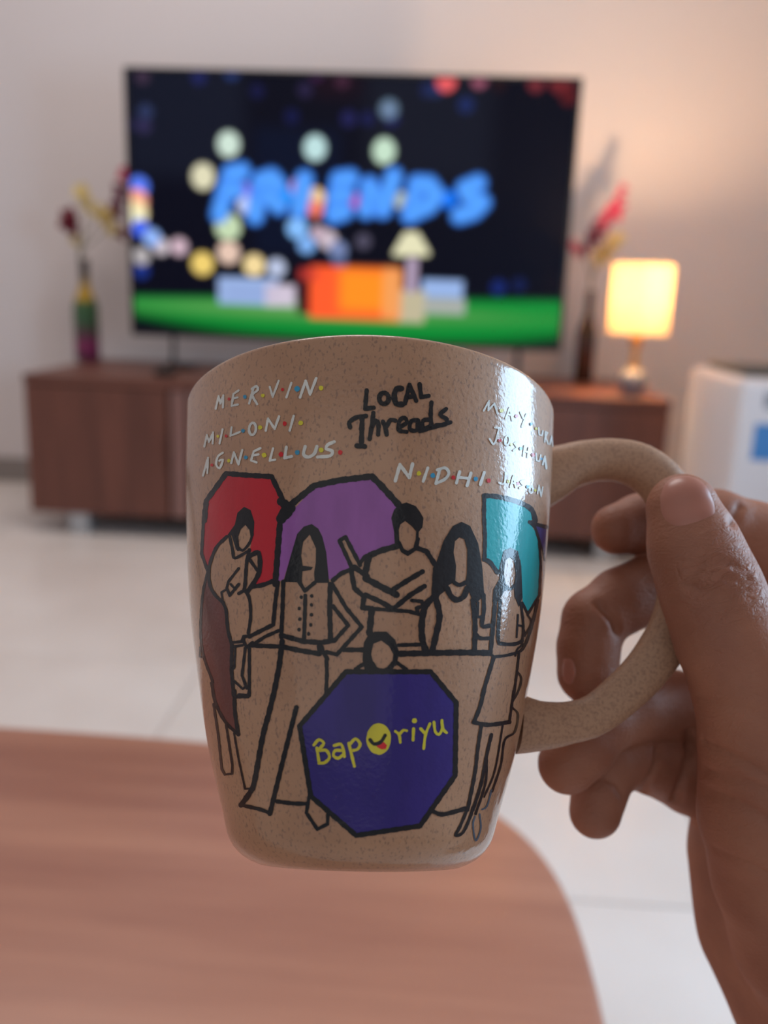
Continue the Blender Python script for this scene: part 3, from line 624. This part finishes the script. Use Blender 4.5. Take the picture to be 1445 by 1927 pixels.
for w, *P in [(26,(885,0),(850,130),(808,235)),(16,(1108,0),(1090,130),(1075,235)),(28,(805,237),(920,256),(1075,235)),(24,(865,250),(835,450),(815,620),(760,900)),(22,(940,330),(905,480),(862,700),(800,900)),(16,(905,520),(893,700),(820,930)),(12,(1025,260),(965,600),(885,800)),(14,(1098,128),(1140,180),(1115,310),(1040,372),(1010,560),(945,760)),(20,(755,900),(700,1030),(668,1090),(725,1068),(780,950),(800,880))]:
    f.stroke('G', P, w)
G1 = pmat('blue_grey_paint', (78, 98, 116))
for w, *P in [(12,(850,930),(858,1040),(820,1130),(800,1010),(815,950)),(12,(868,895),(905,870),(940,750))]: f.stroke('G', P, w, G1)
f.stroke('G', [(490,905),(560,932),(650,915),(745,888)], 30); f.build()
f = Paint('painted_figure', 'round head with dark hair peeking over the indigo umbrella')
f.fill(cv('D', [(-12,1225),(-32,1130),(-22,1000),(10,945),(60,918),(150,918),(215,980),(247,1080),(220,1180),(190,1165),(200,1090),(170,1030),(110,985),(50,1010),(33,1090),(58,1180),(50,1225)]), K)
for w, *P in [(34,(40,1160),(75,1205),(125,1215),(175,1190),(205,1150)),(26,(225,1150),(300,1205))]: f.stroke('D', P, w)
f.stroke('C', [(1320,1200),(1400,1150)], 26); f.build()
# lettering ------------------------------------------------------------------
w1 = 13
words('name_lettering', 'white capitals with coloured dots, topmost line at the upper left',
  L('A', 16, WH, [(268,600),(290,505),(303,560),(325,500),(322,590)], [(440,462),(402,488),(388,578),(435,568)], [(397,522),(432,515)], [(675,435),(697,510),(742,390)], [(838,405),(800,515)]) +
  L('A', 20, WH, [(903,515),(945,390),(978,492),(1025,370)]) + S('A', 18, WH, [(520,560),(553,440)], [(540,450),(575,430),(585,458),(545,498),(580,565)]) +
  Dt('A', (368,527,11,RD),(487,510,14,BL),(623,500,14,YE),(771,455,12,RD),(882,450,21,BL),(1062,443,17,YE)))
words('name_lettering', 'white capitals with coloured dots, middle line at the upper left',
  L('A', 15, WH, [(182,885),(202,798),(217,850),(248,778),(245,862)], [(320,755),(297,862)], [(388,740),(378,805),(450,775)]) + L('A', 18, WH, [(645,765),(662,675),(712,752),(745,658)], [(855,655),(825,765)]) +
  S('A', 19, WH, ell(545,752,26,46,.1)) + Dt('A', (284,808,11,YE),(347,806,11,RD),(473,766,14,BL),(602,742,16,YE),(787,713,16,RD),(908,708,18,YE)))
words('name_lettering', 'white capitals with coloured dots, lowest line above the red umbrella',
  L('A', 15, WH, [(172,1105),(210,970),(205,1085)], [(190,1042),(208,1036)]) + S('A', 16, WH, [(322,932),(285,960),(272,1020),(298,1048),(322,985),(295,992)]) +
  L('A', 17, WH, [(385,1010),(405,930),(440,1020),(468,912)], [(605,898),(555,922),(535,990),(575,1005)], [(545,952),(590,945)], [(700,900),(675,992),(715,985)]) +
  L('A', 22, WH, [(800,890),(787,972),(840,960)]) + S('A', 24, WH, [(942,885),(930,945),(965,965),(1010,940),(1030,885)], [(1160,850),(1112,872),(1100,902),(1145,920),(1130,955),(1035,965)]) +
  Dt('A', (239,1025,11,RD),(367,992,13,YE),(495,968,14,BL),(632,950,18,YE),(760,945,18,RD),(882,930,18,BL),(1062,912,18,YE),(1205,930,18,RD)))
words('name_lettering', 'large white capitals with coloured dots right of the violet umbrella',
  L('B', 25, WH, [(215,1145),(250,1022),(320,1120),(345,1017)]) + L('B', 22, WH, [(460,1047),(425,1148)], [(700,1075),(675,1160)], [(785,1085),(755,1182)], [(690,1118),(768,1126)], [(885,1080),(855,1172)]) +
  S('B', 22, WH, [(550,1060),(520,1165)], [(530,1062),(590,1047),(618,1085),(590,1130),(520,1165)]) + Dt('B', (392,1089,17,YE),(497,1104,18,BL),(652,1120,16,RD),(820,1130,17,BL),(918,1142,16,RD)))
words('name_lettering', 'white capitals with coloured dots, topmost line near the handle',
  L('B', 14, WH, [(880,615),(922,540),(915,612),(962,560),(985,638)], [(1048,672),(1078,590),(1098,688)], [(1058,642),(1092,648)], [(1160,625),(1180,672)], [(1205,640),(1170,735)]) +
  L('B', 10, WH, [(1340,850),(1346,772)], [(1378,868),(1392,805),(1400,880)]) + S('B', 11, WH, [(1294,742),(1298,795),(1318,802),(1326,765)], [(1346,775),(1362,780),(1348,812),(1366,865)]) +
  Dt('B', (1015,613,15,YE),(1128,655,13,RD),(1238,715,11,BL),(1275,750,10,YE)))
words('name_lettering', 'white capitals with coloured dots, middle line near the handle',
  L('B', 14, WH, [(965,742),(1012,748)], [(1190,880),(1180,955)], [(1222,895),(1212,965)], [(1185,918),(1215,928)], [(1325,1020),(1341,960),(1352,1050)]) +
  S('B', 14, WH, [(998,745),(975,830),(955,868),(925,828)], ell(1058,840,18,36,.15), [(1140,850),(1112,862),(1132,892),(1105,915)]) + S('B', 11, WH, [(1275,938),(1278,990),(1298,996),(1310,948)]) +
  Dt('B', (1003,838,13,RD),(1088,868,12,YE),(1160,900,12,BL),(1253,948,14,RD),(1315,977,9,BL)))
words('name_lettering', 'white capitals with coloured dots just above the teal umbrella',
  S('B', 16, WH, [(1048,1085),(1035,1165),(995,1158)], [(1188,1140),(1160,1152),(1180,1178),(1152,1198)], ell(1238,1210,13,24,.1)) + L('B', 14, WH, [(1082,1190),(1106,1105),(1122,1192)], [(1090,1160),(1116,1162)]) + L('B', 10, WH, [(1285,1240),(1296,1178),(1312,1262),(1325,1190)]) +
  Dt('B', (1066,1150,12,YE),(1138,1165,12,RD),(1212,1188,12,BL),(1268,1215,9,YE)))
words('shop_lettering', 'two lines of thick black handwriting at the top',
  L('B', 30, K, [(0,462),(-12,600),(52,592)], [(288,560),(322,420),(372,540)], [(302,512),(355,506)], [(398,415),(410,512),(465,503)]) +
  S('B', 32, K, ell(130,522,36,42)) + S('B', 38, K, [(262,448),(225,452),(207,500),(222,560),(268,568)]) +
  S('B', 30, K, [(-125,740),(-130,702),(-75,665),(-5,655)], [(50,632),(38,730),(22,828)], [(32,750),(68,690),(88,715),(86,795)], [(122,698),(140,745),(150,795)], [(148,735),(180,685),(215,690)]) + L('B', 34, K, [(-35,662),(-40,880)], [(-75,880),(-15,885)]) +
  S('B', 28, K, [(240,745),(300,705),(285,668),(248,690),(240,760),(300,775)], [(382,685),(335,695),(325,755),(375,762),(388,690),(400,770)], [(468,682),(425,690),(425,750),(480,730)], [(487,552),(482,640),(488,742)], [(597,602),(553,645),(602,680),(590,720),(520,725)], [(400,770),(520,735),(630,703)]))
words('brand_lettering', 'yellow handwriting on the indigo umbrella',
  S('E', 22, YE, [(1008,408),(1045,368),(1082,395),(1045,448),(1100,448),(1125,500),(1090,540),(1045,545)], [(1160,412),(1210,402),(1228,440),(1237,495)], [(1222,450),(1168,450),(1155,488),(1190,508),(1228,480)], [(1275,405),(1320,362),(1355,400),(1335,440),(1292,450)]) +
  L('E', 22, YE, [(1030,430),(1047,540)], [(1270,395),(1312,568)]) +
  S('G', 20, YE, [(215,305),(243,330),(252,388)], [(248,325),(275,297),(300,300)], [(505,235),(515,308),(542,328),(565,290),(565,222),(575,290),(600,315)], [(475,247),(442,330),(428,435)]) + L('G', 22, YE, [(352,285),(348,370)], [(405,285),(438,322)]) + Dt('G', (358,225,19,YE)))
p = Paint('smiley', 'yellow winking face with red tongue standing for the letter O')
p.dot('G', 90, 362, 93, YE, 1.28, 0, .02, 28); p.stroke('G', [(25,368),(55,400),(105,385),(138,335)], 24, K, .00002); p.fill(cv('G', [(65,405),(95,398),(128,385),(152,410),(142,438),(110,440),(80,425)]), TNG, .000018); p.build()

# ------------------------------------------------------------------ hand
def hx_(px, py, d, r): # camera-space x, y, depth, radius (radius given in picture pixels at that depth)
    return np.array([(px-W/2)/F*d, -(py-H/2)/F*d, d, r*d/F], np.float32)
thumb = [(1284,958,.1985,67),(1308,1035,.1965,80),(1338,1112,.194,88),(1372,1200,.193,94),(1425,1300,.194,112),(1463,1415,.196,136),(1472,1530,.198,146),(1502,1640,.202,152),(1550,1750,.206,165)]
index = [(1160,996,.2255,48),(1205,986,.2290,56),(1290,985,.2320,62),(1345,990,.2340,68),(1415,1020,.236,76),(1500,1090,.2375,84),(1600,1200,.238,100)]
middle = [(1106,1266,.2190,58),(1107,1218,.2200,57),(1118,1168,.2215,59),(1170,1130,.2240,61),(1260,1095,.2290,68),(1330,1110,.236,74),(1530,1250,.247,96)]
ring = [(1068,1438,.2120,56),(1098,1405,.2130,58),(1130,1362,.2160,57),(1190,1335,.2220,60),(1262,1326,.2310,64),(1335,1350,.238,72),(1500,1390,.249,100)]
pinky = [(1120,1528,.2200,49),(1128,1490,.2210,50),(1148,1438,.2230,54),(1180,1425,.2260,58),(1225,1430,.2310,62),(1300,1465,.238,66),(1420,1500,.246,90)]
palm = [[(1600,1200,.238,110),(1660,1600,.228,130),(1680,1900,.222,150)], [(1530,1250,.247,100),(1600,1600,.235,120),(1640,1900,.225,150)], [(1500,1390,.247,105),(1560,1650,.235,125),(1600,1900,.225,150)],
        [(1420,1500,.243,96),(1432,1600,.238,116),(1468,1740,.232,134),(1562,1890,.226,156),(1700,2170,.215,190),(2150,2900,.19,250)], [(1550,1750,.206,165),(1640,1900,.212,170),(1760,2170,.205,190),(2150,2900,.19,250)]]
G = .00085
lo_ = np.array([.030, -.262, .165], np.float32); hi_ = np.array([.235, .022, .272], np.float32)
dims = np.ceil((hi_-lo_)/G).astype(int)
ax_ = [lo_[i]+np.arange(dims[i], dtype=np.float32)*G for i in range(3)]
BIG = np.float32(.05)
def smin(a, b, k):
    h = np.clip(.5+.5*(b-a)/k, 0, 1); return b+(a-b)*h-k*h*(1-h)
def chain(P, k, pad=.012):
    f_ = np.full(dims, BIG, np.float32); Q = [hx_(*p) for p in P]
    for a, b in zip(Q, Q[1:]):
        r = max(a[3], b[3])+pad
        i0 = np.clip(((np.minimum(a[:3], b[:3])-r-lo_)/G).astype(int), 0, dims); i1 = np.clip(((np.maximum(a[:3], b[:3])+r-lo_)/G).astype(int)+1, 0, dims)
        if (i1 <= i0).any(): continue
        sl = tuple(slice(i0[i], i1[i]) for i in range(3))
        X = ax_[0][sl[0]][:, None, None]; Y = ax_[1][sl[1]][None, :, None]; Z = ax_[2][sl[2]][None, None, :]
        d = b[:3]-a[:3]; L2 = float(d@d)
        t_ = np.clip(((X-a[0])*d[0]+(Y-a[1])*d[1]+(Z-a[2])*d[2])/L2, 0, 1)
        dist = np.sqrt((X-a[0]-t_*d[0])**2+(Y-a[1]-t_*d[1])**2+(Z-a[2]-t_*d[2])**2)-(a[3]+t_*(b[3]-a[3]))
        f_[sl] = smin(f_[sl], dist, k)
    return f_
pal = chain(palm[0], .012)
for q in palm[1:]: pal = smin(pal, chain(q, .010), .010)
th_ = chain(thumb, .004)
full = smin(pal, th_, .004)
fing = None
for q in (index, middle, ring, pinky):
    c = chain(q, .0016); fing = c if fing is None else smin(fing, c, .0010)
full = smin(full, fing, .0022)
def nets(fld):
    nx_, ny_, nz_ = fld.shape; s = fld < 0
    cnt = np.zeros((nx_-1, ny_-1, nz_-1), np.uint8)
    for dx in (0, 1):
        for dy in (0, 1):
            for dz in (0, 1): cnt += s[dx:nx_-1+dx, dy:ny_-1+dy, dz:nz_-1+dz]
    cells = np.argwhere((cnt > 0) & (cnt < 8)); idm = np.full(cnt.shape, -1, np.int64); idm[tuple(cells.T)] = np.arange(len(cells))
    acc = np.zeros((len(cells), 3)); num = np.zeros(len(cells))
    cor = [(x, y, z) for x in (0, 1) for y in (0, 1) for z in (0, 1)]
    val = {c: fld[cells[:, 0]+c[0], cells[:, 1]+c[1], cells[:, 2]+c[2]] for c in cor}
    for a in cor:
        for d in range(3):
            if a[d]: continue
            b = list(a); b[d] = 1; b = tuple(b); va_, vb_ = val[a], val[b]; m = (va_ < 0) != (vb_ < 0)
            t_ = np.where(m, va_/np.where(m, va_-vb_, 1), 0); p_ = np.repeat(np.array(a, float)[None], len(cells), 0); p_[:, d] += t_
            acc[m] += p_[m]; num[m] += 1
    vert = cells+acc/num[:, None]; quads = []
    for d in range(3):
        e, g_ = [(1, 2), (2, 0), (0, 1)][d]
        sh = [slice(None)]*3; sh2 = [slice(None)]*3; sh[d] = slice(0, -1); sh2[d] = slice(1, None)
        ch = s[tuple(sh)] != s[tuple(sh2)]; I = np.argwhere(ch); I = I[(I[:, e] > 0) & (I[:, g_] > 0) & (I[:, e] < fld.shape[e]-1) & (I[:, g_] < fld.shape[g_]-1)]
        A = []
        for de, dg in ((-1, -1), (0, -1), (0, 0), (-1, 0)):
            J = I.copy(); J[:, e] += de; J[:, g_] += dg; A.append(idm[tuple(J.T)])
        q = np.stack(A, 1); ins = s[tuple(I.T)]; q[~ins] = q[~ins][:, ::-1]; quads.append(q)
    return vert, np.concatenate(quads)
V, Q = nets(full)
Pc = lo_+V*G
MW = np.array([[RT[i], UP[i], FW[i]] for i in range(3)])
Pw = Pc@MW.T + np.array(CAM)
HO = at(1480, 1400, .22)
me = bpy.data.meshes.new('hand'); me.from_pydata((Pw-np.array(HO)).tolist(), [], Q.tolist())
bm = bmesh.new(); bm.from_mesh(me); bm.normal_update(); T0 = BVHTree.FromBMesh(bm); bm.free()
Vh = (Pw-np.array(HO)); disp = np.zeros(len(Vh))
NR = np.empty(len(Vh)*3, np.float32); me.vertices.foreach_get('normal', NR); NR = NR.reshape(-1, 3)
# skin creases where the joints and the palm fold
for w_, dep, line in [(.0008, .0007, [(1322,1396),(1380,1425),(1450,1465)]), (.0007, .0005, [(1325,1448),(1385,1466),(1450,1490)]), (.0008, .0006, [(1330,1487),(1390,1512),(1450,1548)]), (.0007, .0004, [(1345,1600),(1400,1622),(1450,1650)]), (.0006, .0003, [(1310,1310),(1370,1325),(1440,1350)]),
                      (.0007, .0006, [(1292,1100),(1330,1114),(1377,1102),(1412,1088)]), (.0006, .0004, [(1300,1088),(1320,1066),(1356,1056),(1390,1066)]), (.0006, .0004, [(1345,1080),(1385,1090)]), (.0006, .0004, [(1330,1128),(1380,1122),(1415,1108)]),
                      (.0008, .0008, [(1377,985),(1385,968),(1394,952)]), (.0009, .0011, [(1127,1136),(1153,1165),(1163,1190)]), (.0010, .0012, [(1294,1378),(1297,1420),(1285,1470),(1270,1508)]), (.0009, .0010, [(1205,1496),(1232,1450),(1240,1412)]), (.0007, .0006, [(1140,1466),(1160,1480),(1172,1500)])]:
    hp = []
    for q in crom([(x, y, 0) for x, y in line], 3):
        h_, n__, _, _ = T0.ray_cast(CAM-HO, ray(q.x, q.y).normalized())
        if h_ is not None: hp.append(h_)
    for h_ in hp: disp = np.maximum(disp, dep*1.9*np.exp(-((Vh-np.array(h_))**2).sum(1)/w_**2))
sgn = 1 if T0.ray_cast(CAM-HO, ray(1300, 1050).normalized())[1].dot(FW) < 0 else -1
me.vertices.foreach_set('co', (Vh-sgn*NR*disp[:, None]).astype(np.float32).ravel())
bm = bmesh.new(); bm.from_mesh(me); bmesh.ops.smooth_vert(bm, verts=bm.verts[:], factor=.5, use_axis_x=True, use_axis_y=True, use_axis_z=True); bmesh.ops.smooth_vert(bm, verts=bm.verts[:], factor=.5, use_axis_x=True, use_axis_y=True, use_axis_z=True)
bmesh.ops.recalc_face_normals(bm, faces=bm.faces[:]); bm.to_mesh(me)
HB = BVHTree.FromBMesh(bm); bm.free(); me.shade_smooth()
M_skin = mat('skin', (178, 124, 100), .56); t = NT(M_skin); b = t.b
b.inputs['Subsurface Weight'].default_value = .2; b.inputs['Subsurface Radius'].default_value = (1, .35, .2); b.inputs['Subsurface Scale'].default_value = .004
v = t.coord(); n1 = t.n('TexNoise', Scale=60, Detail=4); t.l(v, n1.inputs['Vector'])
t.l(t.ramp(n1.outputs[0], [(.3, lin((154, 99, 78))), (.7, lin((174, 118, 93)))]), b.inputs['Base Color'])
vo = t.n('TexVoronoi', _feature='DISTANCE_TO_EDGE', Scale=1100); t.l(v, vo.inputs['Vector'])
n2 = t.n('TexNoise', Scale=700, Detail=3); t.l(v, n2.inputs['Vector'])
# creases over the thumb knuckle: warped bands that fade away from the joint
KN = at(1372, 1082, .1855)-HO
tc = t.n('TexCoord'); sb = t.n('VectorMath', _operation='DISTANCE'); t.l(tc.outputs['Object'], sb.inputs[0]); sb.inputs[1].default_value = KN
fal = t.n('MapRange', _interpolation_type='SMOOTHSTEP'); fal.inputs['From Min'].default_value = .0135; fal.inputs['From Max'].default_value = .003; t.l(sb.outputs['Value'], fal.inputs['Value'])
dirv = (at(1338, 1112, .19)-at(1308, 1035, .19)).normalized(); side = dirv.cross(FW).normalized()
def dotn(vec, k):
    d_ = t.n('VectorMath', _operation='DOT_PRODUCT'); t.l(tc.outputs['Object'], d_.inputs[0]); d_.inputs[1].default_value = vec*k; return d_.outputs['Value']
cmb = t.n('CombineXYZ'); t.l(dotn(dirv, 1.0), cmb.inputs[0]); t.l(dotn(side, .42), cmb.inputs[1]); t.l(dotn(dirv.cross(side), .42), cmb.inputs[2])
nw = t.n('TexNoise', Scale=480, Detail=3.5, Roughness=.6, Distortion=.7); t.l(cmb.outputs[0], nw.inputs['Vector'])
sb2 = t.n('Math', _operation='SUBTRACT'); t.l(nw.outputs[0], sb2.inputs[0]); sb2.inputs[1].default_value = .5
ab = t.n('Math', _operation='ABSOLUTE'); t.l(sb2.outputs[0], ab.inputs[0])
pw = t.n('Math', _operation='MULTIPLY'); t.l(ab.outputs[0], pw.inputs[0]); pw.inputs[1].default_value = 6; pw.use_clamp = True
fa2 = t.n('Math', _operation='MULTIPLY_ADD'); t.l(fal.outputs[0], fa2.inputs[0]); fa2.inputs[1].default_value = .86; fa2.inputs[2].default_value = .14
inv = t.n('Math', _operation='MULTIPLY'); t.l(pw.outputs[0], inv.inputs[0]); t.l(fa2.outputs[0], inv.inputs[1])
b1_ = t.bump(vo.outputs['Distance'], .2, .0005); b2_ = t.bump(n2.outputs[0], .18, .0005); t.l(b1_.outputs[0], b2_.inputs['Normal'])
b3_ = t.bump(inv.outputs[0], .5, .0010); t.l(b2_.outputs[0], b3_.inputs['Normal']); t.l(b3_.outputs[0], b.inputs['Normal'])
hand = link('hand', me, M_skin); hand.location = HO
tag(hand, 'bare right hand pinching the mug handle between thumb and curled fingers', 'hand')
M_nail = mat('nail', (180, 120, 104), .34)
def nail(outline, n_r, h, name='nail'):
    cx_ = sum(p[0] for p in outline)/len(outline); cy_ = sum(p[1] for p in outline)/len(outline)
    O = crom([(x, y, 0) for x, y in outline+[outline[0]]], 4)[:-1]; verts, faces, nrm = [], [], []
    for k in range(n_r+1):
        f_ = k/n_r
        for q in O:
            x, y = cx_+(q.x-cx_)*f_, cy_+(q.y-cy_)*f_
            hh, nn, _, _ = HB.ray_cast(CAM-HO, ray(x, y).normalized())
            if hh is None: return
            verts.append(hh+nn*(h*(1-f_**5)-.00006)); 
    m_ = len(O)
    for k in range(n_r):
        for i in range(m_): faces.append((k*m_+i, k*m_+(i+1) % m_, (k+1)*m_+(i+1) % m_, (k+1)*m_+i))
    me = bpy.data.meshes.new(name); me.from_pydata(verts, [], faces); bm = bmesh.new(); bm.from_mesh(me); bmesh.ops.remove_doubles(bm, verts=bm.verts[:], dist=1e-6); bmesh.ops.recalc_face_normals(bm, faces=bm.faces[:]); bm.to_mesh(me); bm.free(); me.shade_smooth()
    link(name, me, M_nail, hand)
nail([(1240,935),(1243,965),(1256,984),(1276,991),(1302,986),(1330,976),(1347,964),(1340,932),(1325,907),(1300,894),(1270,895),(1250,909)], 12, .00045)
nail([(1060,1238),(1057,1262),(1062,1284),(1076,1288),(1084,1264),(1076,1240)], 8, .0003)
print('hand verts', len(V))
